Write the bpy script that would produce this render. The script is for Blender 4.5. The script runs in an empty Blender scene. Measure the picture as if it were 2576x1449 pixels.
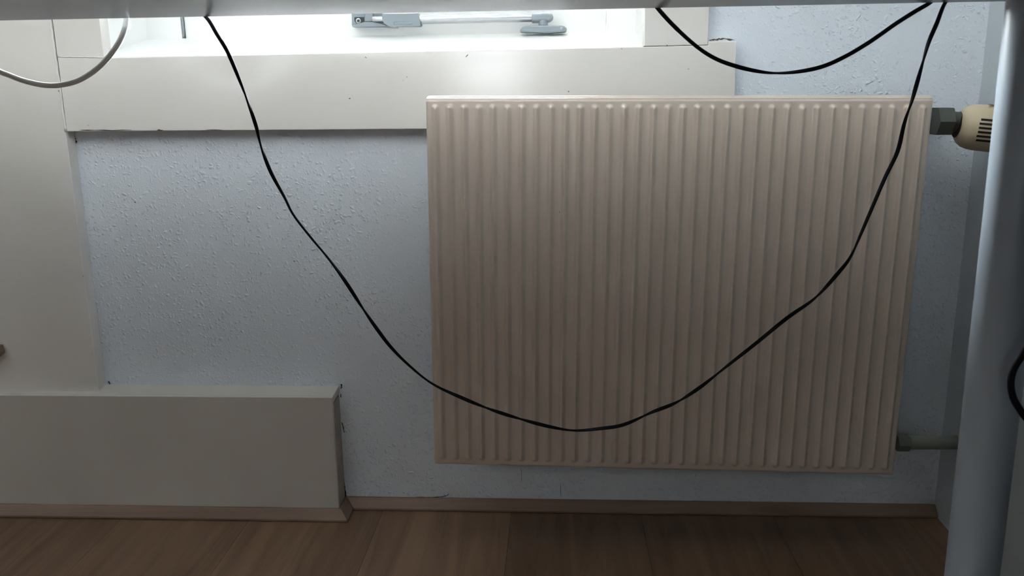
import bpy, bmesh, math, random
from mathutils import Vector, Matrix
random.seed(7)
scene = bpy.context.scene
COL = scene.collection

# ------------------------------------------------------------------ camera
F, CX, CY = 2150.0, 1288.0, 724.5
PITCH, YAW, ROLL, ZC = math.radians(13.1), math.radians(3.0), math.radians(0.65), 0.62
fw = Vector((-math.sin(YAW)*math.cos(PITCH), math.cos(YAW)*math.cos(PITCH), -math.sin(PITCH)))
rt = Vector((math.cos(YAW), math.sin(YAW), 0.0))
dn = fw.cross(rt)
RT = math.cos(ROLL)*rt + math.sin(ROLL)*dn
DN = -math.sin(ROLL)*rt + math.cos(ROLL)*dn
cam_d = bpy.data.cameras.new('camera')
cam = bpy.data.objects.new('camera', cam_d)
COL.objects.link(cam)
cam.matrix_world = Matrix(((RT.x, -DN.x, -fw.x, 0), (RT.y, -DN.y, -fw.y, 0), (RT.z, -DN.z, -fw.z, ZC), (0, 0, 0, 1)))
cam_d.sensor_fit = 'HORIZONTAL'; cam_d.sensor_width = 36.0
cam_d.lens = F/2576.0*36.0
cam_d.clip_start = 0.01
cam_d.dof.use_dof = True; cam_d.dof.focus_distance = 1.12; cam_d.dof.aperture_fstop = 12.0
scene.camera = cam

# ------------------------------------------------------------------ world, light, exposure
world = bpy.data.worlds.new('overcast_sky'); scene.world = world
world.use_nodes = True
bg = world.node_tree.nodes['Background']
bg.inputs['Color'].default_value = (0.95, 0.975, 1.0, 1)
bg.inputs['Strength'].default_value = 34.0
pd = bpy.data.lights.new('window_daylight_portal', 'AREA')
pd.shape = 'RECTANGLE'; pd.size = 0.78; pd.size_y = 1.25
pd.cycles.is_portal = True
portal = bpy.data.objects.new('window_daylight_portal', pd)
COL.objects.link(portal)
portal.location = (-0.240, 1.46, 1.36); portal.rotation_euler = (math.radians(-90), 0, 0)

vs = scene.view_settings
vs.view_transform = 'Standard'; vs.look = 'None'; vs.gamma = 1.0; vs.use_curve_mapping = False
vs.exposure = 2.45
scene.cycles.use_denoising = True
scene.cycles.diffuse_bounces = 5
scene.cycles.glossy_bounces = 3
scene.cycles.max_bounces = 5
scene.cycles.use_adaptive_sampling = True
scene.cycles.adaptive_threshold = 0.08
scene.cycles.sample_clamp_indirect = 12.0
scene.cycles.caustics_reflective = False
scene.cycles.caustics_refractive = False

# ------------------------------------------------------------------ pixel helpers (camera rays met with real planes)
def ray(px, py): return RT*((px-CX)/F) + DN*((py-CY)/F) + fw
CAM = Vector((0, 0, ZC))
def UY(px, py, Y):
    d = ray(px, py); return CAM + d*(Y/d.y)
def UZ(px, py, Z):
    d = ray(px, py); return CAM + d*((Z-ZC)/d.z)

YW = 1.188            # face of the plastered wall
YP = YW - 0.022       # face of the painted boards
YR = YW - 0.120       # face of the radiator

# ------------------------------------------------------------------ materials
def nt(name):
    m = bpy.data.materials.new(name); m.use_nodes = True
    t = m.node_tree; b = t.nodes['Principled BSDF']
    return m, t, b
def N(t, typ, **kw):
    n = t.nodes.new(typ)
    for k, v in kw.items():
        if k in n.inputs.keys(): n.inputs[k].default_value = v
        else: setattr(n, k, v)
    return n
def setin(n, **kw):
    for k, v in kw.items(): n.inputs[k.replace('_', ' ')].default_value = v
def ramp(t, stops):
    r = t.nodes.new('ShaderNodeValToRGB'); e = r.color_ramp.elements
    e[0].position, e[0].color = stops[0][0], stops[0][1]
    e[1].position, e[1].color = stops[-1][0], stops[-1][1]
    for p, c in stops[1:-1]:
        x = e.new(p); x.color = c
    return r
def g(v): return (v, v, v, 1)

def paint(name, col, rough=0.4, var=0.05, bump=0.0, scale=6.0, spec=0.5, fine=180.0, specks=False):
    m, t, b = nt(name)
    co = N(t, 'ShaderNodeTexCoord')
    n1 = N(t, 'ShaderNodeTexNoise'); setin(n1, Scale=scale, Detail=1.0, Roughness=0.55)
    t.links.new(co.outputs['Object'], n1.inputs['Vector'])
    lo = tuple(c*(1-var) for c in col)+(1,); hi = tuple(min(1, c*(1+var)) for c in col)+(1,)
    r = ramp(t, [(0.3, lo), (0.7, hi)])
    t.links.new(n1.outputs['Fac'], r.inputs['Fac'])
    out = r.outputs['Color']
    if specks:
        v = N(t, 'ShaderNodeTexVoronoi'); setin(v, Scale=17.0, Randomness=1.0)
        t.links.new(co.outputs['Object'], v.inputs['Vector'])
        rr = ramp(t, [(0.0, (0.10, 0.08, 0.07, 1)), (0.022, (0.2, 0.18, 0.16, 1)), (0.032, g(1))])
        t.links.new(v.outputs['Distance'], rr.inputs['Fac'])
        mx = N(t, 'ShaderNodeMix', data_type='RGBA', blend_type='MULTIPLY')
        mx.inputs[0].default_value = 1.0
        t.links.new(out, mx.inputs[6]); t.links.new(rr.outputs['Color'], mx.inputs[7])
        out = mx.outputs[2]
    t.links.new(out, b.inputs['Base Color'])
    setin(b, Roughness=rough); b.inputs['Specular IOR Level'].default_value = spec
    if bump:
        n2 = N(t, 'ShaderNodeTexNoise'); setin(n2, Scale=fine, Detail=1.0)
        t.links.new(co.outputs['Object'], n2.inputs['Vector'])
        bp = N(t, 'ShaderNodeBump'); setin(bp, Strength=0.6, Distance=bump)
        t.links.new(n2.outputs['Fac'], bp.inputs['Height'])
        t.links.new(bp.outputs['Normal'], b.inputs['Normal'])
    return m

def plaster(name, col, amount=1.0):
    m, t, b = nt(name)
    co = N(t, 'ShaderNodeTexCoord')
    big = N(t, 'ShaderNodeTexNoise'); setin(big, Scale=3.0, Detail=1.0)
    t.links.new(co.outputs['Object'], big.inputs['Vector'])
    r = ramp(t, [(0.3, tuple(c*0.95 for c in col)+(1,)), (0.7, tuple(c*1.04 for c in col)+(1,))])
    t.links.new(big.outputs['Fac'], r.inputs['Fac'])
    t.links.new(r.outputs['Color'], b.inputs['Base Color'])
    setin(b, Roughness=0.62); b.inputs['Specular IOR Level'].default_value = 0.35
    # spattered blobs of two sizes, denser in some places than in others
    wob = N(t, 'ShaderNodeTexNoise'); setin(wob, Scale=120.0, Detail=0.0)
    t.links.new(co.outputs['Object'], wob.inputs['Vector'])
    mixv = N(t, 'ShaderNodeMix', data_type='VECTOR'); mixv.inputs[0].default_value = 0.008
    t.links.new(co.outputs['Object'], mixv.inputs[4]); t.links.new(wob.outputs['Color'], mixv.inputs[5])
    n2 = N(t, 'ShaderNodeTexNoise'); setin(n2, Scale=7.0, Detail=1.0)
    t.links.new(co.outputs['Object'], n2.inputs['Vector'])
    rm = ramp(t, [(0.34, g(0.35)), (0.60, g(1))])
    t.links.new(n2.outputs['Fac'], rm.inputs['Fac'])
    acc = None
    for sc, w in ((165.0, 1.0), (300.0, 0.5)):
        v = N(t, 'ShaderNodeTexVoronoi', feature='F1'); setin(v, Scale=sc, Randomness=1.0)
        t.links.new(mixv.outputs[1], v.inputs['Vector'])
        rb = ramp(t, [(0.08, g(w)), (0.28, g(w*0.55)), (0.45, g(0))])
        t.links.new(v.outputs['Distance'], rb.inputs['Fac'])
        cs = N(t, 'ShaderNodeSeparateColor'); t.links.new(v.outputs['Color'], cs.inputs[0])
        rk = ramp(t, [(0.35, g(0)), (0.75, g(1))]); t.links.new(cs.outputs[0], rk.inputs['Fac'])
        m1 = N(t, 'ShaderNodeMath', operation='MULTIPLY')
        t.links.new(rb.outputs['Color'], m1.inputs[0]); t.links.new(rk.outputs['Color'], m1.inputs[1])
        m2 = N(t, 'ShaderNodeMath', operation='MULTIPLY')
        t.links.new(m1.outputs[0], m2.inputs[0]); t.links.new(rm.outputs['Color'], m2.inputs[1])
        if acc is None: acc = m2
        else:
            a_ = N(t, 'ShaderNodeMath', operation='ADD')
            t.links.new(acc.outputs[0], a_.inputs[0]); t.links.new(m2.outputs[0], a_.inputs[1]); acc = a_
    ad = acc
    bp = N(t, 'ShaderNodeBump'); setin(bp, Strength=0.7*amount, Distance=0.0014)
    t.links.new(ad.outputs[0], bp.inputs['Height'])
    t.links.new(bp.outputs['Normal'], b.inputs['Normal'])
    return m

def wood(name, dark, light, rough=0.42, axis='Y', scale=1.0, rnd=True):
    m, t, b = nt(name)
    co = N(t, 'ShaderNodeTexCoord'); oi = N(t, 'ShaderNodeObjectInfo')
    off = N(t, 'ShaderNodeVectorMath', operation='SCALE'); off.inputs['Scale'].default_value = 13.0
    cb = N(t, 'ShaderNodeCombineXYZ')
    for i in range(3): t.links.new(oi.outputs['Random'], cb.inputs[i])
    t.links.new(cb.outputs[0], off.inputs[0])
    ad = N(t, 'ShaderNodeVectorMath', operation='ADD')
    t.links.new(co.outputs['Object'], ad.inputs[0]); t.links.new(off.outputs[0], ad.inputs[1])
    mp = N(t, 'ShaderNodeMapping')
    s = {'Y': (34, 2.4, 34), 'X': (2.4, 34, 34)}[axis]
    mp.inputs['Scale'].default_value = tuple(v*scale for v in s)
    t.links.new(ad.outputs[0], mp.inputs['Vector'])
    n1 = N(t, 'ShaderNodeTexNoise'); setin(n1, Scale=1.0, Detail=4.0, Roughness=0.62, Distortion=1.0)
    t.links.new(mp.outputs[0], n1.inputs['Vector'])
    r = ramp(t, [(0.30, dark+(1,)), (0.52, tuple((a+c)/2 for a, c in zip(dark, light))+(1,)), (0.72, light+(1,))])
    t.links.new(n1.outputs['Fac'], r.inputs['Fac'])
    hv = N(t, 'ShaderNodeHueSaturation')
    mr = N(t, 'ShaderNodeMapRange'); setin(mr, To_Min=0.82, To_Max=1.18)
    t.links.new(oi.outputs['Random'], mr.inputs['Value'])
    if rnd: t.links.new(mr.outputs[0], hv.inputs['Value'])
    t.links.new(r.outputs['Color'], hv.inputs['Color'])
    t.links.new(hv.outputs['Color'], b.inputs['Base Color'])
    setin(b, Roughness=rough)
    bp = N(t, 'ShaderNodeBump'); setin(bp, Strength=0.25, Distance=0.0006)
    t.links.new(n1.outputs['Fac'], bp.inputs['Height']); t.links.new(bp.outputs['Normal'], b.inputs['Normal'])
    return m

def metal(name, col, rough=0.3, met=1.0):
    m = paint(name, col, rough, 0.03, 0.0, 40.0)
    m.node_tree.nodes['Principled BSDF'].inputs['Metallic'].default_value = met
    return m

M_plaster = plaster('pale_blue_grey_plaster', (0.775, 0.82, 0.89), 1.15)
M_wall2 = paint('pale_grey_wall_paint', (0.58, 0.63, 0.67), 0.6, 0.03, 0.0006)
M_ceil = paint('white_ceiling_paint', (0.82, 0.82, 0.80), 0.8, 0.02)
M_room = paint('white_room_paint', (0.84, 0.83, 0.82), 0.7, 0.02)
M_panel = paint('added_dark_panelling', (0.025, 0.021, 0.018), 0.6, 0.1)  # for unseen panelling, added dark to soak up room light
M_cream = paint('cream_gloss_paint', (0.815, 0.775, 0.735), 0.18, 0.03, 0.00012, 5.0, spec=0.9, fine=60.0, specks=True)
M_cream_box = paint('cream_satin_paint', (0.64, 0.59, 0.545), 0.45, 0.03, 0.0003, 5.0, fine=60.0)
M_carpet = paint('added_dark_carpet', (0.03, 0.028, 0.027), 0.95, 0.2, 0.002, 30.0)  # for an unseen covering, added dark to cut floor bounce
M_brownish = paint('brownish_cream_paint', (0.46, 0.39, 0.34), 0.5, 0.12, 0.0, 25.0)  # darker, browner cream for the end of the boxing
M_caulk = paint('white_filler', (0.80, 0.79, 0.76), 0.55, 0.04, 0.0008, 30.0)
M_frame = paint('white_window_paint', (0.95, 0.95, 0.94), 0.35, 0.01)
M_gasket = paint('grey_window_gasket', (0.28, 0.30, 0.32), 0.5, 0.1)
M_rad = paint('cream_radiator_enamel', (0.66, 0.56, 0.485), 0.33, 0.03, 0.00025, 8.0, fine=260.0)
M_under = paint('dark_grey_desk_laminate', (0.13, 0.132, 0.138), 0.2, 0.04, spec=0.10)
M_pedestal = paint('added_dark_pedestal', (0.05, 0.05, 0.055), 0.5, 0.05)  # for the unseen drawer unit added to block light
_t, _b = M_under.node_tree, M_under.node_tree.nodes['Principled BSDF']
_src = _b.inputs['Base Color'].links[0].from_socket
_d = N(_t, 'ShaderNodeBsdfDiffuse'); _t.links.new(_src, _d.inputs['Color'])
_g = N(_t, 'ShaderNodeBsdfGlossy'); _g.inputs['Color'].default_value = (0.30, 0.305, 0.315, 1); _g.inputs['Roughness'].default_value = 0.20
_a = N(_t, 'ShaderNodeAddShader'); _t.links.new(_d.outputs[0], _a.inputs[0]); _t.links.new(_g.outputs[0], _a.inputs[1])
_t.links.new(_a.outputs[0], _t.nodes['Material Output'].inputs['Surface']); _t.nodes.remove(_b)
M_leg = paint('pale_grey_powder_coat', (0.41, 0.48, 0.56), 0.36, 0.03)
M_floor = wood('oak_laminate', (0.165, 0.094, 0.054), (0.31, 0.185, 0.107))
M_skirt = wood('oak_skirting_moulding', (0.20, 0.13, 0.09), (0.33, 0.22, 0.16), axis='X', rnd=False)
M_skirt_y = wood('oak_skirting_return', (0.20, 0.13, 0.09), (0.33, 0.22, 0.16), axis='Y', rnd=False)
M_slab = paint('floor_underlay', (0.05, 0.04, 0.035), 0.9, 0.1)
M_black = paint('black_cable_sheath', (0.010, 0.010, 0.013), 0.75, 0.1, spec=0.12)
M_white = paint('white_cable_sheath', (0.90, 0.91, 0.89), 0.55, 0.02, spec=0.3)
M_stay = paint('grey_stay_plastic', (0.27, 0.31, 0.34), 0.38, 0.04)
M_stay_dark = paint('dark_stay_recess', (0.03, 0.035, 0.045), 0.5, 0.1)
M_alu = metal('brushed_aluminium', (0.52, 0.54, 0.56), 0.30)
M_valve = metal('tarnished_valve_brass', (0.10, 0.105, 0.09), 0.6, 0.4)
M_head = paint('yellowed_valve_plastic', (0.62, 0.52, 0.36), 0.42, 0.05, 0.0002, 30.0)
M_slot = paint('dark_vent_slot', (0.012, 0.010, 0.008), 0.8, 0.1)
M_pipe = paint('painted_grey_pipe', (0.34, 0.36, 0.31), 0.5, 0.08)
M_pipe_nut = paint('painted_grey_nut', (0.22, 0.24, 0.20), 0.6, 0.1)
M_fin = metal('galvanised_fins', (0.5, 0.5, 0.5), 0.5)
M_pale = wood('pale_beech_board', (0.22, 0.15, 0.11), (0.34, 0.25, 0.19), axis='X', rnd=False)
M_crack = paint('dark_crack_dirt', (0.03, 0.024, 0.02), 0.9, 0.2)
M_rust = paint('rust_brown_stain', (0.11, 0.075, 0.055), 0.85, 0.25, 0.0, 60.0)

def glass_mat():
    m, t, b = nt('window_glass')
    t.nodes.remove(b)
    o = t.nodes['Material Output']
    tr = N(t, 'ShaderNodeBsdfTransparent'); tr.inputs[0].default_value = (0.96, 0.98, 0.97, 1)
    gl = N(t, 'ShaderNodeBsdfGlossy'); gl.inputs['Roughness'].default_value = 0.02
    fr = N(t, 'ShaderNodeFresnel'); fr.inputs['IOR'].default_value = 1.45
    mx = N(t, 'ShaderNodeMixShader')
    t.links.new(fr.outputs[0], mx.inputs[0]); t.links.new(tr.outputs[0], mx.inputs[1]); t.links.new(gl.outputs[0], mx.inputs[2])
    t.links.new(mx.outputs[0], o.inputs['Surface'])
    return m
M_glass = glass_mat()
M_pane, _t, _b = nt('added_pane_glow')  # glow of an unseen pane, added to highlight the apron board
setin(_b, Roughness=0.4); _b.inputs['Base Color'].default_value = (0.8, 0.85, 0.9, 1)
_b.inputs['Emission Color'].default_value = (0.9, 0.96, 1.0, 1); _b.inputs['Emission Strength'].default_value = 3.5

# ------------------------------------------------------------------ object helpers
def link(o, parent=None):
    COL.objects.link(o)
    if parent is not None: o.parent = parent
    return o
def empty(name, loc, label, cat, group=None):
    o = bpy.data.objects.new(name, None); o.empty_display_size = 0.05
    link(o); o.location = loc
    o['label'] = label; o['category'] = cat
    if group: o['group'] = group
    return o
def tag(o, label, cat, group=None):
    o['label'] = label; o['category'] = cat
    if group: o['group'] = group
    return o
def mk(name, verts, faces, mat, parent=None, smooth=False, bevel=0.0, seg=2, auto=None):
    """mesh from world-space vertices; origin at the parent's (or the centre of the base)"""
    me = bpy.data.meshes.new(name)
    vs_ = [Vector(v) for v in verts]
    if parent is not None: org = Vector(PW.get(parent.name, parent.location))
    else:
        xs = [v.x for v in vs_]; ys = [v.y for v in vs_]; zs = [v.z for v in vs_]
        org = Vector(((min(xs)+max(xs))/2, (min(ys)+max(ys))/2, min(zs)))
    me.from_pydata([v-org for v in vs_], [], faces)
    bm = bmesh.new(); bm.from_mesh(me)
    bmesh.ops.recalc_face_normals(bm, faces=bm.faces)
    bm.to_mesh(me); bm.free()
    me.materials.append(mat)
    if smooth:
        for p in me.polygons: p.use_smooth = True
    o = bpy.data.objects.new(name, me); link(o, parent)
    if parent is None: o.location = org
    PW[o.name] = org
    if bevel:
        b = o.modifiers.new('bevel', 'BEVEL'); b.width = bevel; b.segments = seg; b.limit_method = 'ANGLE'; b.angle_limit = math.radians(35)
        for p in me.polygons: p.use_smooth = True
        w = o.modifiers.new('wn', 'WEIGHTED_NORMAL'); w.keep_sharp = False
    return o
PW = {}
def box_vf(x0, x1, y0, y1, z0, z1):
    v = [(x0,y0,z0),(x1,y0,z0),(x1,y1,z0),(x0,y1,z0),(x0,y0,z1),(x1,y0,z1),(x1,y1,z1),(x0,y1,z1)]
    f = [(0,1,2,3),(4,5,6,7),(0,1,5,4),(1,2,6,5),(2,3,7,6),(3,0,4,7)]
    return v, f
def box(name, x0, x1, y0, y1, z0, z1, mat, parent=None, bevel=0.0, seg=2):
    v, f = box_vf(x0, x1, y0, y1, z0, z1)
    return mk(name, v, f, mat, parent, bevel=bevel, seg=seg)
def prism(name, front, depth, mat, parent=None, bevel=0.0, seg=2, smooth=False):
    """front: list of world points (one plane of constant Y), pushed back by depth"""
    n = len(front)
    v = [tuple(p) for p in front] + [(p[0], p[1]+depth, p[2]) for p in front]
    f = [tuple(range(n)), tuple(range(n, 2*n))] + [(i, (i+1) % n, n+(i+1) % n, n+i) for i in range(n)]
    return mk(name, v, f, mat, parent, smooth=smooth, bevel=bevel, seg=seg)
def pp(pts, Y): return [UY(x, y, Y) for x, y in pts]
def structure(o): o['kind'] = 'structure'; return o
def multi(*vfs):
    V, Fc = [], []
    for v, f in vfs:
        k = len(V); V += list(v); Fc += [tuple(i+k for i in q) for q in f]
    return V, Fc
def lathe_vf(p0, axis, prof, seg=32, up=None):
    """surface of revolution: prof = [(s, r)] along axis from p0"""
    a = Vector(axis).normalized()
    u = a.cross(Vector(up or (0, 0, 1)));
    if u.length < 1e-4: u = a.cross(Vector((0, 1, 0)))
    u.normalize(); w = a.cross(u)
    V, Fc = [], []
    for s, r in prof:
        for k in range(seg):
            t = 2*math.pi*k/seg
            V.append(Vector(p0)+a*s+(u*math.cos(t)+w*math.sin(t))*max(r, 1e-5))
    for i in range(len(prof)-1):
        for k in range(seg):
            k2 = (k+1) % seg
            Fc.append((i*seg+k, i*seg+k2, (i+1)*seg+k2, (i+1)*seg+k))
    Fc.append(tuple(range(seg))); Fc.append(tuple(range((len(prof)-1)*seg, len(prof)*seg)))
    return V, Fc
def lathe(name, p0, axis, prof, mat, parent=None, seg=32, sharp=40):
    v, f = lathe_vf(p0, axis, prof, seg)
    o = mk(name, v, f, mat, parent, smooth=True)
    o.data.set_sharp_from_angle(angle=math.radians(sharp))
    return o
def catmull(pts, n=6):
    out = []
    P = [Vector(p) for p in pts]
    P = [P[0]*2-P[1]] + P + [P[-1]*2-P[-2]]
    for i in range(1, len(P)-2):
        a, b, c, d = P[i-1], P[i], P[i+1], P[i+2]
        for k in range(n):
            t = k/n
            out.append(0.5*((2*b)+(c-a)*t+(2*a-5*b+4*c-d)*t*t+(3*b-a-3*c+d)*t**3))
    out.append(P[-2]); return out
def sweep_vf(path, prof_fn):
    """prof_fn(s) -> list of 2D offsets (constant count)"""
    tang = []
    for i in range(len(path)):
        a = path[max(i-1, 0)]; b = path[min(i+1, len(path)-1)]
        tang.append((b-a).normalized())
    up = Vector((0, 1, 0)); u = (up - tang[0]*up.dot(tang[0])).normalized()
    V, Fc, s = [], [], 0.0
    for i, p in enumerate(path):
        if i: s += (p-path[i-1]).length
        u = (u - tang[i]*u.dot(tang[i])).normalized(); w = tang[i].cross(u)
        pr = prof_fn(s); n = len(pr)
        for (x, y) in pr: V.append(p+u*x+w*y)
    for i in range(len(path)-1):
        for k in range(n):
            k2 = (k+1) % n
            Fc.append((i*n+k, i*n+k2, (i+1)*n+k2, (i+1)*n+k))
    Fc.append(tuple(range(n))); Fc.append(tuple(range((len(path)-1)*n, len(path)*n)))
    return V, Fc
def tube(name, path, r, mat, parent=None, seg=12):
    pr = [(r*math.cos(2*math.pi*k/seg), r*math.sin(2*math.pi*k/seg)) for k in range(seg)]
    v, f = sweep_vf(path, lambda s: pr)
    return mk(name, v, f, mat, parent, smooth=True)

# ================================================================== THE ROOM
XR = 0.560            # right wall
XL, YB, ZT = -1.6, -1.1, 2.5
OX0, OX1 = -0.6093, 0.1151        # window opening in the boards
OZ1 = 1.98
FX0, FX1 = -0.5556, 0.0743        # sash
YF = 1.300                      # face of the window frame
# wall with the window (thick, one piece, with opening)
wx0, wx1, wz0, wz1 = -0.645, 0.15, 0.69, 2.0
v1 = multi(box_vf(XL, wx0, YW, YW+0.26, 0, ZT), box_vf(wx1, XR+0.2, YW, YW+0.26, 0, ZT),
           box_vf(wx0, wx1, YW, YW+0.26, 0, wz0-0.03), box_vf(wx0, wx1, YW, YW+0.26, wz1, ZT))
wall_back = structure(mk('wall_back', v1[0], v1[1], M_plaster))
structure(box('wall_right', XR, XR+0.2, YB, YW, 0, ZT, M_wall2))
structure(box('wall_left', XL-0.2, XL, YB, YW+0.2, 0, ZT, M_room))
structure(box('wall_front', XL-0.2, XR+0.2, YB-0.2, YB, 0, ZT, M_room))
structure(box('added_panel_front', XL+0.0004, XR-0.0004, YB+0.0004, YB+0.03, 0, 1.15, M_panel))  # unseen dark panel, added to dim the space under the desk
added_door = bpy.data.objects.new('added_door_1', None); link(added_door); added_door.location = (-0.24, YB+0.03, 0); added_door['kind'] = 'structure'  # unseen leaf and glowing pane, added for a highlight on the apron board
PW[added_door.name] = Vector(added_door.location)
box('leaf', -0.66, 0.18, YB+0.0306, YB+0.065, 0.008, 2.03, M_panel, added_door, bevel=0.002)
box('added_light_pane', -0.36, -0.12, YB+0.0655, YB+0.070, 0.645, 0.725, M_pane, added_door)
structure(box('added_panel_left', XL+0.0004, XL+0.03, YB+0.0304, YW-0.09, 0, 1.0, M_panel))  # more unseen dark panels, added to soak up light left and right
structure(box('added_panel_upper', 0.19, XR-0.0004, YB+0.0004, YB+0.03, 1.1504, ZT-0.001, M_panel))
structure(box('added_panel_right', XR-0.03, XR-0.0004, YB+0.0310, 0.05, 0.0, ZT-0.001, M_panel))
structure(box('ceiling', XL-0.2, XR+0.2, YB-0.2, YW+0.26, ZT, ZT+0.1, M_ceil))

# floor with laminate planks
floor = structure(box('floor', XL-0.2, XR+0.2, YB-0.2, YW+0.26, -0.12, -0.009, M_slab))
pw = 0.1940; seams = [-0.6488+pw*k for k in range(-11, 8)]
plank_meshes = {}
for i, x0 in enumerate(seams):
    x1 = x0+pw
    if x0 < XL: x0 = XL
    if x1 > XR: x1 = XR
    if x1-x0 < 0.02: continue
    ends = [YW, 0.62-0.41*((i*2) % 3), -0.75, YB]
    ends = sorted(set([e for e in ends if e >= YB]), reverse=True)
    for a, b in zip(ends[:-1], ends[1:]):
        v, f = box_vf(x0+0.00012, x1-0.00012, b+0.00012, a-0.00012, -0.009, 0.0)
        mk('plank', v, f, M_floor, floor, bevel=0.0003, seg=1)

box('added_carpet', XL+0.031, XR-0.031, YB+0.031, 0.05, 0.0003, 0.008, M_carpet, floor)  # unseen, added to keep the room floor from lighting the desk space
# skirting mouldings
SKH, SKD = 0.016, 0.015
def skirt(name, a, b, n, mat, mitre_a=0.0, mitre_b=0.0):
    """a->b along the wall foot, n = outward; mitre shifts of the outer edge at each end"""
    a, b, n = Vector(a), Vector(b), Vector(n); d = (b-a).normalized()
    prof = [(0, 0), (SKD, 0), (SKD, 0.004), (0.0035, SKH), (0, SKH)]
    V = []
    for p, m in ((a, mitre_a), (b, mitre_b)):
        for o, z in prof: V.append(p + n*o + d*(m*o) + Vector((0, 0, z)))
    k = len(prof)
    Fc = [tuple(range(k)), tuple(range(k, 2*k))] + [(i, (i+1) % k, k+(i+1) % k, k+i) for i in range(k)]
    return structure(mk(name, V, Fc, mat, bevel=0.0008, seg=1))
BXF, BXR = YW-0.038, -0.3215      # boxing front and right end
skirt('baseboard_back', (BXR, YW, 0), (XR, YW, 0), (0, -1, 0), M_skirt, mitre_a=1.0)
skirt('baseboard_boxing_end', (BXR, BXF, 0), (BXR, YW, 0), (1, 0, 0), M_skirt_y, mitre_a=-1.0, mitre_b=-1.0)
skirt('baseboard_boxing', (XL, BXF, 0), (BXR, BXF, 0), (0, -1, 0), M_skirt, mitre_b=1.0)

# painted boards around the window
XE = -0.6755                     # right edge of the left pier panel
structure(box('trim_1', XL, XE, YP, YW, 0.19, ZT, M_cream, bevel=0.0012))
# apron board under the window with its ear at the right
zb = UY(1070, 326, YP).z
ap = [(XE+0.0012, YP, zb+0.0015), (0.2360, YP, zb)] + pp([(1853, 104), (1782, 104), (1781.6, 113.6)], YP) + [UY(1620, 117.5, YP), UY(900, 132, YP), UY(262, 145.5, YP), UY(144, 142.5, YP)]
apron = structure(prism('trim_2', ap, 0.022, M_cream, bevel=0.0012))
# left and right casing boards
zl = UY(200, 143, YP).z; zr = UY(1620, 117, YP).z
structure(prism('trim_3', [(XE+0.0012, YP, UY(144, 141.3, YP).z), (OX0, YP, UY(262, 144.3, YP).z), (OX0, YP, OZ1), (XE+0.0012, YP, OZ1)], 0.022, M_cream, bevel=0.001))
structure(prism('trim_4', [(OX1, YP, zr+0.0003), (UY(1780.5, 113, YP).x, YP, UY(1780.5, 113, YP).z), (UY(1780.5, 113, YP).x, YP, OZ1), (OX1, YP, OZ1)], 0.022, M_cream, bevel=0.001))
structure(box('trim_5', XE+0.0012, 0.1966, YP, YW, OZ1+0.0008, OZ1+0.085, M_cream, bevel=0.001))
# filler bead in the joint between pier panel and boards, lumpy
cp = []
for k in range(31):
    y = 40+ (331-40)*k/30; p = UY(128+(y-55)*0.1366, y, YP-0.0002)
    cp.append(p+Vector((random.uniform(-.0006, .0006), 0, 0)))
tb = tube('trim_6', cp, 0.0017, M_caulk, seg=8); structure(tb)
cp = [UY(x, 142+(x-144)*0.022, YP)+Vector((0, 0, random.uniform(-.0003, .0003))) for x in range(146, 262, 6)]
structure(tube('trim_7', cp, 0.0009, M_caulk, seg=6))

# window: fixed frame, sloping inner sill, sash with glass
window = empty('window_1', (-0.240, YF, 0.67), '', ''); del window['label']; del window['category']
window['kind'] = 'structure'
PW[window.name] = Vector(window.location)
zs0 = UY(900, 132, YP).z-0.001; zs1 = UY(990, 85, YF).z
sill = [(OX0-0.03, YP+0.001, zs0-0.012), (OX0-0.03, YP+0.001, zs0), (OX0-0.03, YP+0.006, zs0+0.002), (OX0-0.03, YF+0.004, zs1-0.002), (OX0-0.03, YF+0.05, zs1+0.001), (OX0-0.03, YF+0.05, zs0-0.012)]
n = len(sill); sv = sill + [(OX1+0.03, y, z) for _, y, z in sill]
mk('sill', sv, [tuple(range(n)), tuple(range(n, 2*n))]+[(i, (i+1) % n, n+(i+1) % n, n+i) for i in range(n)], M_frame, window, bevel=0.001)
box('frame_jamb', OX0-0.03, FX0-0.0012, YF, YF+0.07, zs1-0.01, 2.0, M_frame, window, bevel=0.0015)
box('frame_jamb', FX1+0.0012, OX1+0.03, YF, YF+0.07, zs1-0.01, 2.0, M_frame, window, bevel=0.0015)
box('frame_head', FX0-0.0012, FX1+0.0012, YF, YF+0.07, 1.93, 2.0, M_frame, window, bevel=0.0015)
box('reveal_lining', OX0-0.03, OX0-0.0005, YW, YF, zs0-0.01, 2.0, M_frame, window)
box('reveal_lining', OX1+0.0005, OX1+0.03, YW, YF, zs0-0.01, 2.0, M_frame, window)
box('gasket', FX0-0.0010, FX0+0.0012, YF+0.001, YF+0.03, zs1, 1.93, M_gasket, window)
YS = YF+0.006
RT0, RT1 = zs1-0.004, zs1+0.048
sash = box('sash_bottom_rail', FX0+0.0014, FX1, YS, YS+0.045, RT0, RT1, M_frame, window, bevel=0.002)
box('sash_top_rail', FX0+0.0014, FX1, YS, YS+0.045, 1.87, 1.928, M_frame, window, bevel=0.002)
box('sash_stile', FX0+0.0014, FX0+0.05, YS, YS+0.045, RT1, 1.87, M_frame, window, bevel=0.002)
box('sash_stile', FX1-0.05, FX1, YS, YS+0.045, RT1, 1.87, M_frame, window, bevel=0.002)
box('pane', FX0+0.045, FX1-0.045, YS+0.02, YS+0.024, RT1-0.005, 1.875, M_glass, window)

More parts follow.
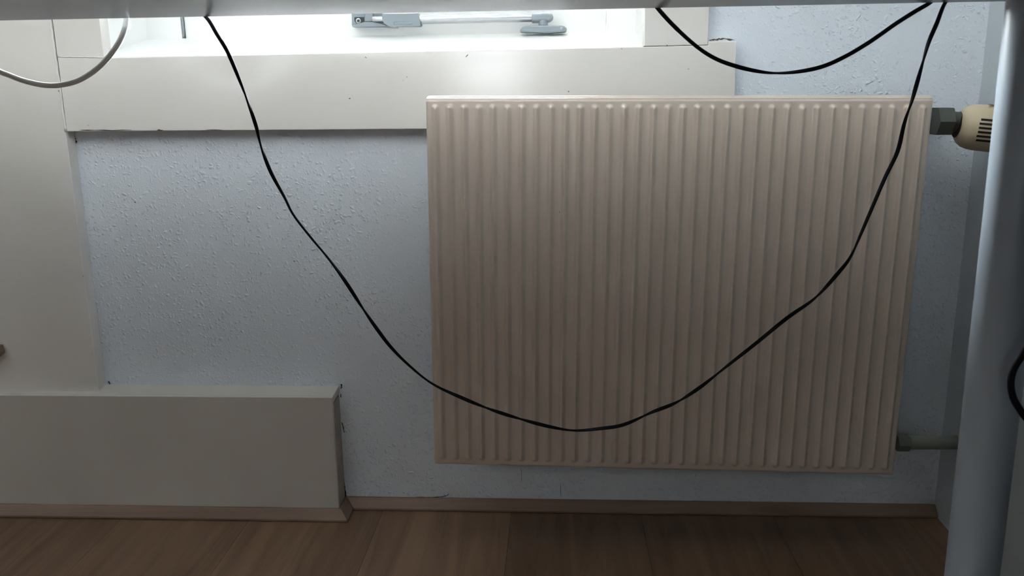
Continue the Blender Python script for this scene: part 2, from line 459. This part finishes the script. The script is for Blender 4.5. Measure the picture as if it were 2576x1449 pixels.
# low boxing on the floor at the left
zt = UY(836, 1000, BXF).z
bx = empty('pipe_boxing', ((-1.4+BXR)/2, BXF, 0), 'low cream painted boxing along the floor below the left panel', 'boxing')
PW[bx.name] = Vector(bx.location)
box('front_panel', XL+0.01, BXR, BXF, BXF+0.006, 0.0, zt, M_cream_box, bx, bevel=0.0012)
tv = [(XL+0.01, BXF+0.0062, zt-0.0105), (BXR-0.0005, BXF+0.0062, zt-0.0105), (BXR+0.001, YW-0.0002, zt-0.0055), (XL+0.01, YW-0.0002, zt-0.0055)]
tv += [(x, y, z+0.0103) for x, y, z in tv]
mk('top_panel', tv, [(0,1,2,3),(4,5,6,7),(0,1,5,4),(1,2,6,5),(2,3,7,6),(3,0,4,7)], M_cream_box, bx, bevel=0.0008)
box('end_panel', BXR-0.012, BXR, BXF+0.0062, YW-0.0002, 0.0, zt-0.011, M_brownish, bx)

# ================================================================== RADIATOR
def radiator():
    TL, TR_, BL, BR_ = (UY(x, y, YR) for x, y in ((1070, 241), (2352, 240), (1092, 1169), (2248, 1197)))
    base = (BL+BR_)/2
    root = empty('panel_radiator', base, 'cream ribbed steel panel radiator mounted on the blue grey wall', 'radiator')
    PW[root.name] = base
    W, H = (TR_-TL).length, (TL-BL).length
    def at(u, v, d):       # u,v in metres from top-left; d outwards (towards the room)
        rc = 0.0048        # rounded corners
        cu = rc if u < rc else (W-rc if u > W-rc else u); cv = rc if v < rc else (H-rc if v > H-rc else v)
        L = math.hypot(u-cu, v-cv)
        if L > rc: u, v = cu+(u-cu)*rc/L, cv+(v-cv)*rc/L
        a, b = u/W, v/H
        p = (TL*(1-a)+TR_*a)*(1-b) + (BL*(1-a)+BR_*a)*b
        return p+Vector((0, -d, 0))
    NR = 34
    u0 = (UY(1094.5, 275, YR)-UY(1070, 275, YR)).length
    u1 = W-(UY(2351, 270, YR)-UY(2324, 270, YR)).length
    pitch = (u1-u0)/(NR-1)
    hw = pitch*0.26; hgt = 0.0056
    vt, vb = 0.0105, H-0.0085
    us = [0.0, 0.0015, 0.004]
    for k in range(NR):
        c = u0+pitch*k
        us += [c+hw*q for q in (-1.25, -1.0, -0.78, -0.55, -0.3, 0.0, 0.3, 0.55, 0.78, 1.0, 1.25)]
    us += [W-0.004, W-0.0015, W]; us = sorted(us)
    vsn = [0.0, 0.0010, 0.0020, 0.0029, 0.00305, 0.0045, 0.0050, 0.0056, 0.0063, 0.0078]
    vsn += [vt+hw*q for q in (-0.4, -0.15, 0.1, 0.35, 0.6, 0.85, 1.1, 1.5, 2.0)]
    vsn += [0.06+ (H-0.12)*k/10 for k in range(11)]
    vsn += [vb-hw*q for q in (2.0, 1.5, 1.1, 0.85, 0.6, 0.35, 0.1, -0.15, -0.4)]
    vsn += [H-0.0048, H-0.003, H-0.0012, H]; vsn = sorted(vsn)
    def sm(x): x = max(0, min(1, x)); return x*x*(3-2*x)
    def height(u, v):
        h = 0.0
        k = round((u-u0)/pitch)
        if 0 <= k < NR:
            du = (u-(u0+pitch*k))/hw
            if v < vt+hw: dv = (vt+hw-v)/hw
            elif v > vb-hw: dv = (v-(vb-hw))/hw
            else: dv = 0
            r = math.sqrt(du*du+dv*dv)
            if r < 1.25: h = hgt*(0.5+0.5*math.cos(math.pi*min(r/1.2, 1)))
        e = min(u, W-u, v, H-v)                      # rolled outer edge
        if e < 0.004: h -= 0.004*(1-math.sqrt(max(0, 1-(1-e/0.004)**2)))
        if v < 0.0030: h = min(h, -0.0014-0.0036*(1-v/0.0030))   # folded top edge
        h -= 0.0014*(1-sm((v-0.0046)/0.0016))         # pressed step below it
        return h
    V = [at(u, v, height(u, v)) for v in vsn for u in us]
    nu = len(us)
    Fc = [(j*nu+i, j*nu+i+1, (j+1)*nu+i+1, (j+1)*nu+i) for j in range(len(vsn)-1) for i in range(nu-1)]
    # returns at the edges
    nv = len(vsn)
    ring = [i for i in range(nu)] + [j*nu+nu-1 for j in range(1, nv)] + [(nv-1)*nu+i for i in range(nu-2, -1, -1)] + [j*nu for j in range(nv-2, 0, -1)]
    k0 = len(V)
    V += [V[i]+Vector((0, 0.010, 0)) for i in ring]
    m = len(ring)
    Fc += [(ring[i], ring[(i+1) % m], k0+(i+1) % m, k0+i) for i in range(m)]
    Fc.append(tuple(k0+i for i in range(m)))
    fp = mk('front_panel', V, Fc, M_rad, root, smooth=True)
    fp.data.set_sharp_from_angle(angle=math.radians(60))
    # convector fins behind and hanging brackets
    fv = []
    for k in range(24):
        p = at(0.03+(W-0.06)*k/23, 0.03, -0.0105)
        fv.append(box_vf(p.x-0.0006, p.x+0.0006, YR+0.0105, YR+0.078, TL.z-0.46, TL.z-0.035))
    V2, F2 = multi(*fv)
    mk('convector_fins', V2, F2, M_fin, root)
    for u in (0.12, W-0.12):
        p = at(u, 0.06, 0)
        box('bracket', p.x-0.015, p.x+0.015, YR+0.079, YW-0.0002, p.z-0.05, p.z, M_fin, root)
    return root
rad = radiator()

# valve with thermostat head, top right of the radiator
Yv = YR+0.018
vp = UY(2349, 305, Yv)
valve = empty('radiator_valve', vp, 'yellowed thermostatic valve head with vent slots beside the radiator', 'valve')
PW[valve.name] = Vector(vp)
s = 1.07/1900
lathe('union_nut', vp+Vector((0.0006, 0, 0)), (1, 0, 0.0), [(0, 0.0185), (0.018, 0.0185), (0.0195, 0.0165)], M_valve, valve, seg=6)
lathe('body', vp+Vector((0.0185, 0, -0.001)), (1, -0.02, -0.02), [(0, 0.015), (0.003, 0.0125), (0.012, 0.0122), (0.016, 0.016), (0.020, 0.018)], M_valve, valve, seg=28)
inlet = [vp+Vector((0.027, 0.0, 0)), vp+Vector((0.027, 0.02, -0.001)), vp+Vector((0.027, YW-Yv-0.001, -0.001))]
tube('inlet_pipe', inlet, 0.0105, M_valve, valve, seg=16)
hp = UY(2405, 316, Yv); ax = Vector((1, -0.08, -0.10)).normalized()
prof = [(0.0, 0.006), (0.0004, 0.012), (0.0026, 0.0175), (0.006, 0.0217), (0.011, 0.0250), (0.017, 0.0268), (0.024, 0.0276), (0.045, 0.0280), (0.052, 0.0275), (0.060, 0.026), (0.0615, 0.020)]
lathe('collar', hp-ax*0.0012+Vector((0, 0, 0.0006)), ax, [(0, 0.010), (0.0008, 0.0138), (0.0018, 0.0150), (0.0022, 0.0130)], M_slot, valve, seg=40)
head = lathe('thermostat_head', hp, ax, prof, M_head, valve, seg=48, sharp=30)
# vent slots and grip ribs on the side that faces the room
uu = ax.cross(Vector((0, 0, 1))).normalized(); ww = uu.cross(ax).normalized()
if uu.y > 0: uu = -uu
def rad_at(sv):
    for (a, ra), (b, rb) in zip(prof[:-1], prof[1:]):
        if a <= sv <= b: return ra+(rb-ra)*(sv-a)/(b-a)
    return prof[-1][1]
for k in range(6):
    hgt = 0.0100-0.0049*k
    V, Fc = [], []
    s0 = 0.0165+(0.0012 if k in (0, 5) else 0)
    for j in range(9):
        sv = s0+(0.0385-s0)*j/8
        for dz in (-0.00125, 0.00125):
            z = hgt+dz; r = rad_at(sv)+0.00025
            for q in (0.0, -0.002):
                rr = r+q; yy = math.sqrt(max(rr*rr-z*z, 0))
                V.append(hp+ax*sv+uu*yy+ww*z)
    for j in range(8):
        a = j*4; b = a+4
        Fc += [(a, a+2, b+2, b), (a+1, a+3, b+3, b+1), (a, a+1, b+1, b), (a+2, a+3, b+3, b+2)]
    Fc += [(0, 1, 3, 2), (32, 33, 35, 34)]
    mk('vent_slot', V, Fc, M_slot, head)
# raised rim at the end of the head
lathe('rim', hp+ax*0.0505, ax, [(0, 0.0284), (0.0006, 0.0305), (0.006, 0.0305), (0.007, 0.027)], M_head, head, seg=48)
rl = hp+ax*0.040+ww*0.029
prism_pts = [rl+ax*-0.012, rl+ax*0.016, rl+ax*0.016-ww*0.008, rl+ax*0.004-ww*0.004]
ridge_v = [p+uu*0.012 for p in prism_pts]+[p+uu*0.004 for p in prism_pts]
mk('grip', ridge_v, [(0,1,2,3),(4,5,6,7),(0,1,5,4),(1,2,6,5),(2,3,7,6),(3,0,4,7)], M_head, head, bevel=0.0012)

# return pipe, bottom right of the radiator
Yq = YW-0.045
pA, pB = UY(2262, 1113, Yq), UY(2420, 1113, Yq)
rp = empty('return_pipe', pA, 'dim painted return pipe leaving the lower right end of the radiator', 'pipe')
PW[rp.name] = Vector(pA)
tube('pipe', [pA+Vector((0.004, 0, 0)), (pA+pB)/2, Vector((XR-0.001, pB.y, pB.z))], 0.0098, M_pipe, rp, seg=20)
lathe('elbow_nut', pA-Vector((0.004, 0, 0)), (1, 0, 0), [(0, 0.0125), (0.016, 0.0125), (0.018, 0.0105)], M_pipe_nut, rp, seg=6)

# ================================================================== WINDOW STAY
Yt = YS-0.001
stp = UY(940, 66, Yt)
stay = empty('window_stay', stp, 'grey and aluminium casement stay fixed across the bottom of the window', 'window stay')
PW[stay.name] = Vector(stp)
def at_s(px, py, out): return UY(px, py, Yt-out)
# bracket screwed to the sash rail
prism('sash_bracket', pp([(884, 20), (885, 64), (888, 68.5), (960, 67.6), (985, 69.5), (997, 70), (998, 67.2), (975, 64), (962, 57), (962, 20)], Yt-0.012), 0.012, M_stay, stay, bevel=0.0012)
pk = prism('screw_recess', pp([(892, 43), (916.5, 43), (916.5, 53.5), (906, 58.5), (897, 58.6), (892.5, 54), (891, 48)], Yt-0.0124), 0.004, M_stay_dark, stay)
c = at_s(901.3, 52.3, 0.0130)
scr = lathe('screw', c, (0, 1, 0), [(0.0, 0.0026), (0.0003, 0.0036), (0.002, 0.0037)], M_alu, stay, seg=24)
q = at_s(901.3, 52.0, 0.0135)
box('screw_socket', q.x-0.0019, q.x+0.0019, q.y, q.y+0.0008, q.z-0.0019, q.z+0.0019, M_stay_dark, scr)
# arched cover and pivot
prism('pivot_block', pp([(917, 20), (938, 20), (938, 53), (930, 54.5), (917, 54.5)], Yt-0.0155), 0.005, M_stay, stay, bevel=0.001)
arch = [(884.5, 66), (890, 62), (905, 57.5), (922, 54.5), (938, 54.6), (953, 57.2), (966, 61), (978, 66.5), (960, 67.8), (920, 68.3), (888, 68.8)]
prism('arched_cover', pp(arch, Yt-0.017), 0.006, M_stay, stay, bevel=0.0018, seg=3)
a, b = at_s(937, 48.5, 0.0185), at_s(966, 47.5, 0.0185)
lathe('rod_end', a, b-a, [(0, 0.0034), (0.0005, 0.0038), ((b-a).length, 0.0038)], M_alu, stay, seg=24)
# grey sleeve on the tube
slv = [(960, 34), (1053, 33), (1054, 42), (1058, 60), (1058.5, 64), (1056, 66.3), (998, 66.6), (997, 69.5), (986, 69.3), (974, 64), (964, 56), (961, 48)]
sl = prism('sleeve', pp(slv, Yt-0.028), 0.016, M_stay, stay, bevel=0.0035, seg=3)
prism('sleeve_grip', pp([(992, 54.6), (1034, 54.2), (1038, 57), (1036, 61.6), (991, 62.2), (988.5, 58)], Yt-0.0290), 0.004, M_stay, sl, bevel=0.0012)
a, b = at_s(1045, 50, 0.020), at_s(1348, 44, 0.020)
lathe('tube', a, b-a, [(0, 0.0061), ((b-a).length, 0.0061)], M_alu, stay, seg=32)
# end joint, pin and base
a, b = at_s(1338, 45.5, 0.020), at_s(1392, 44, 0.020); L = (b-a).length
lathe('end_joint', a, b-a, [(0, 0.0062), (0.0008, 0.0071), (L-0.010, 0.0071), (L-0.006, 0.0066), (L-0.003, 0.0054), (L-0.001, 0.0034), (L, 0.001)], M_stay, stay, seg=32)
a = at_s(1366.5, 64, 0.020)
lathe('pivot_pin', a, (0, 0, 1), [(0, 0.0067), (0.0065, 0.0067), (0.0085, 0.0060), (0.0102, 0.0042), (0.011, 0.001)], M_stay, stay, seg=28)
bp_ = [(1306.5, 81), (1308.5, 74), (1313, 68.5), (1321, 65), (1345, 63.6), (1395, 63.2), (1412, 64), (1420, 66), (1425.5, 71), (1427, 77), (1420, 81), (1380, 83)]
bpp = prism('sill_base', pp(bp_, Yt-0.030), 0.022, M_stay, stay, bevel=0.003, seg=3)
c = at_s(1412, 71, 0.0305)
lathe('base_screw', c, (0, 1, 0), [(0.0, 0.0012), (0.0002, 0.0017), (0.001, 0.0018)], M_alu, bpp, seg=20)

# ================================================================== DESK
ZU = 0.694
dl, dr = UZ(0, 52, ZU), UZ(2535, 3.5, ZU)
sl_ = (dr.y-dl.y)/(dr.x-dl.x)
def dy(x): return dl.y+sl_*(x-dl.x)
DX0, DX1, DD = -1.02, 0.553, 0.78
desk = empty('desk', ((DX0+DX1)/2, 0.55, 0), 'dark grey desk top seen from below with its pale grey round leg at the right', 'desk')
PW[desk.name] = Vector(desk.location)
dv = [(DX0, dy(DX0)-DD, ZU), (DX1, dy(DX1)-DD, ZU), (DX1, dy(DX1), ZU), (DX0, dy(DX0), ZU)]
dv += [(x, y, z+0.025) for x, y, z in dv]
mk('tabletop', dv, [(0,1,2,3),(4,5,6,7),(0,1,5,4),(1,2,6,5),(2,3,7,6),(3,0,4,7)], M_under, desk, bevel=0.0015)
YLG = 0.720
lx = 0.3766
def leg(x, y, lean=0.0):
    p0 = Vector((x+lean, y, 0)); p1 = Vector((x, y, ZU-0.0005)); L = (p1-p0).length
    lathe('leg', p0, p1-p0, [(0, 0.0195), (0.012, 0.0195), (0.013, 0.0221), (L, 0.0221)], M_leg, desk, seg=48)
leg(lx-0.001, YLG, 0.0050)
leg(DX0+0.08, YLG)
leg(DX0+0.08, 0.26)
leg(DX1-0.05, 0.10)
ped = box('added_pedestal', 0.315, DX1-0.01, 0.13, 0.53, 0.02, ZU-0.0005, M_pedestal, desk, bevel=0.002)  # unseen drawer unit, added to block room light from the right
for k in range(3): box('added_drawer_front', 0.32, DX1-0.015, 0.112, 0.1295, 0.04+0.21*k, 0.04+0.21*k+0.2, M_pedestal, desk, bevel=0.002)

# ================================================================== CABLES
def twin(name, px, Y, label, half=0.00094, rate=42.0, top=True, ph=0.0, group=None):
    pts = [UY(x, y, Y(i, len(px)) if callable(Y) else Y) for i, (x, y) in enumerate(px)]
    def over(p, sx):
        e = dy(p.x)
        return [Vector((p.x+sx*0.012, e+0.0022, ZU+0.012)), Vector((p.x+sx*0.02, e+0.0018, ZU+0.0265)), Vector((p.x+sx*0.024, e-0.012, ZU+0.0310)), Vector((p.x+sx*0.03, e-0.035, ZU+0.0292))]
    sa = -1 if px[1][0] > px[0][0] else 1
    sb = 1 if px[-1][0] > px[-2][0] else -1
    pts = list(reversed(over(pts[0], sa)))+pts+over(pts[-1], sb)
    path = catmull(pts, 8)
    def prof(s):
        a = ph + rate*s + 1.6*math.sin(9.0*s+ph) + 0.9*math.sin(31*s)
        if s < 0.10: a = 0.0
        ca, sa_ = math.cos(a), math.sin(a)
        o = []
        base = []
        for cxx, t0 in ((half, -math.pi/2*0.86), (-half, math.pi/2*1.14)):
            for k in range(8):
                t = t0+math.pi*0.86*2*0.5*2*k/7*0.5*2*0.5*1.0 if False else t0+math.pi*0.86*k/7
                base.append((cxx+1.16*half*math.cos(t), 1.16*half*math.sin(t)))
        return [(x*ca-y*sa_, x*sa_+y*ca) for x, y in base]
    v, f = sweep_vf(path, prof)
    o = mk(name, v, f, M_black, None, smooth=True)
    tag(o, label, 'cable', group)
    return o
ED = 0.0045
c1 = [(522,47),(545,85),(572,130),(600,195),(625,260),(645,320),(656,365),(680,430),(715,495),(738,540),(780,595),(830,655),(870,710),(912,775),(950,830),(985,875),(1030,920),(1087,965),(1160,1000),(1240,1032),(1330,1060),(1400,1077),(1450,1083),(1510,1078),(1570,1068),(1640,1037),(1700,1013),(1760,975),(1830,920),(1900,865),(1980,800),(2050,750),(2110,685),(2140,645),(2165,590),(2195,520),(2225,450),(2258,380),(2275,310),(2295,250),(2315,180),(2335,110),(2356,60),(2379,5)]
y0, y1 = dy(-0.40)+ED, dy(0.44)+ED
def yc1(i, n):
    t = i/(n-1); return y0+(y1-y0)*t+0.012*math.sin(math.pi*t)
twin('long_black_cable', c1, yc1, 'long black twin cable hanging in a deep loop across the radiator')
c2 = [(1660,27),(1690,60),(1730,98),(1770,130),(1810,152),(1860,169),(1910,180),(1955,184),(2010,180),(2070,167),(2130,140),(2190,104),(2250,62),(2300,30),(2342,5)]
twin('short_black_cable', c2, lambda i, n: dy(0.13+0.3*i/(n-1))+0.0055+0.003*math.sin(math.pi*i/(n-1)), 'short black twin cable sagging above the right half of the radiator', rate=30.0, ph=1.2)
# white cable at the left
cw = [(318,46),(313,75),(300,105),(280,135),(255,163),(225,187),(190,205),(150,214),(110,214),(60,203),(20,188),(0,180),(-60,148),(-110,105),(-135,60),(-140,44)]
yw_ = dy(-0.6)+0.008
pts = [UY(x, y, yw_) for x, y in cw]
e0 = dy(pts[0].x); e1 = dy(pts[-1].x)
pre = [Vector((pts[0].x+0.02, e0-0.10, ZU+0.0296)), Vector((pts[0].x+0.012, e0-0.02, ZU+0.0300)), Vector((pts[0].x+0.006, e0+0.0045, ZU+0.026))]
post = [Vector((pts[-1].x-0.002, e1+0.0045, ZU+0.026)), Vector((pts[-1].x-0.004, e1-0.02, ZU+0.0300)), Vector((pts[-1].x-0.006, e1-0.10, ZU+0.0296))]
wc = tube('white_cable', catmull(pre+pts+post, 8), 0.0028, M_white, seg=14)
tag(wc, 'white round cable hanging in a bow at the upper left', 'cable')
# black cable looping in beside the desk leg
cr = [(2690, 300), (2660, 560), (2625, 780), (2576, 885), (2552, 925), (2543, 960), (2549, 1000), (2572, 1040), (2612, 1095), (2650, 1200), (2640, 1330)]
Yk = YLG-0.065
pts = [UY(x, y, Yk) for x, y in cr]
pts = [Vector((pts[0].x, Yk, ZU-0.001)), Vector((pts[0].x, Yk, ZU-0.06))]+pts+[Vector((pts[-1].x-0.01, Yk-0.01, 0.03)), Vector((pts[-1].x-0.03, Yk-0.05, 0.0032)), Vector((pts[-1].x-0.06, Yk-0.20, 0.0032))]
rc = tube('thick_black_cable', catmull(pts, 8), 0.0027, M_black, seg=14)
tag(rc, 'thick black cable bending into view beside the desk leg', 'cable')

# pale board at the left edge of the view
wv = pp([(-900, 868), (-9, 873), (-2, 893), (-12, 904), (-900, 902)], YP-0.016)
wb = prism('wooden_board', wv, 0.0156, M_pale, bevel=0.002)
tag(wb, 'pale wooden board end poking in at the left edge above the boxing', 'board')

# ================================================================== CRACKS, CHIPS AND STAINS (as raised dirt in the joints)
def crack(pts, w, parent, mat=M_crack, name='crack', n=5):
    P = catmull(pts, n); V, Fc = [], []
    for i, p in enumerate(P):
        h = w*random.uniform(0.25, 1.0)*(0.25 if i in (0, len(P)-1) else 1)
        a = P[max(i-1, 0)]; b = P[min(i+1, len(P)-1)]; d = (b-a).normalized()
        s_ = Vector((d.z, 0, -d.x))
        j = Vector((random.uniform(-w, w)*0.5, 0, random.uniform(-w, w)*0.5))
        for o in (-h, h):
            for y in (-0.0004, 0.0002): V.append(p+j+s_*o+Vector((0, y, 0)))
    for i in range(len(P)-1):
        a, b = 4*i, 4*i+4
        Fc += [(a, a+2, b+2, b), (a+1, a+3, b+3, b+1), (a, a+1, b+1, b), (a+2, a+3, b+3, b+2)]
    Fc += [(0, 1, 3, 2), (len(V)-4, len(V)-3, len(V)-1, len(V)-2)]
    return mk(name, V, Fc, mat, parent)
PW[wall_back.name] = Vector(wall_back.location)
def wcrack(px, w, mat=M_crack, name='crack'): return crack([UY(x, y, YW-0.0003) for x, y in px], w, wall_back, mat, name)
wcrack([(210, 538), (213, 570), (215, 600)], 0.0003)
wcrack([(230, 700), (234, 740), (240, 790), (244, 815)], 0.0004)
wcrack([(273, 958), (276, 968), (275, 977)], 0.0016)
wcrack([(858, 966), (859, 972), (858, 978)], 0.0012)
wcrack([(857, 990), (858, 1000)], 0.0007)
wcrack([(860, 1062), (864, 1076), (866, 1088)], 0.0007)
wcrack([(865, 1198), (867, 1225), (870, 1248), (873, 1256)], 0.0012)
wcrack([(1046, 1250), (1085, 1251), (1120, 1248), (1130, 1242)], 0.0006)
wcrack([(1310, 1178), (1312, 1192), (1312, 1212)], 0.0004)
wcrack([(1410, 1216), (1411, 1250)], 0.0003)
wcrack([(657, 682), (657, 693)], 0.0004)
wcrack([(739, 656), (742, 658)], 0.0010)
wcrack([(338, 508), (342, 510)], 0.0009)
wcrack([(178, 334), (184, 342), (189, 352), (190, 358)], 0.0030, M_rust, 'rust_stain')
wcrack([(1785, 101), (1800, 99), (1822, 98), (1848, 100)], 0.0013, M_rust, 'rust_stain')

for px, w in (([(1171, 143), (1174, 141), (1178, 136)], 0.0006), ([(878, 247), (881, 249)], 0.0009), ([(1023, 193), (1025, 194)], 0.0009),
              ([(918, 143), (923, 146)], 0.0005), ([(1563, 121), (1565, 125)], 0.0005), ([(1677, 113), (1680, 117)], 0.0008), ([(1731, 173), (1733, 174)], 0.0008),
              ([(200, 327), (260, 327.5), (330, 327)], 0.0006), ([(395, 327), (410, 327.5)], 0.0010), ([(520, 326), (560, 326.5)], 0.0006)):
    crack([UY(x, y, YP-0.0001) for x, y in px], w, apron, M_rust, 'paint_chip', 3)
crack([UY(1407, 531, YR-0.0002), UY(1408, 535, YR-0.0002)], 0.0006, rad, M_crack, 'paint_chip', 3)
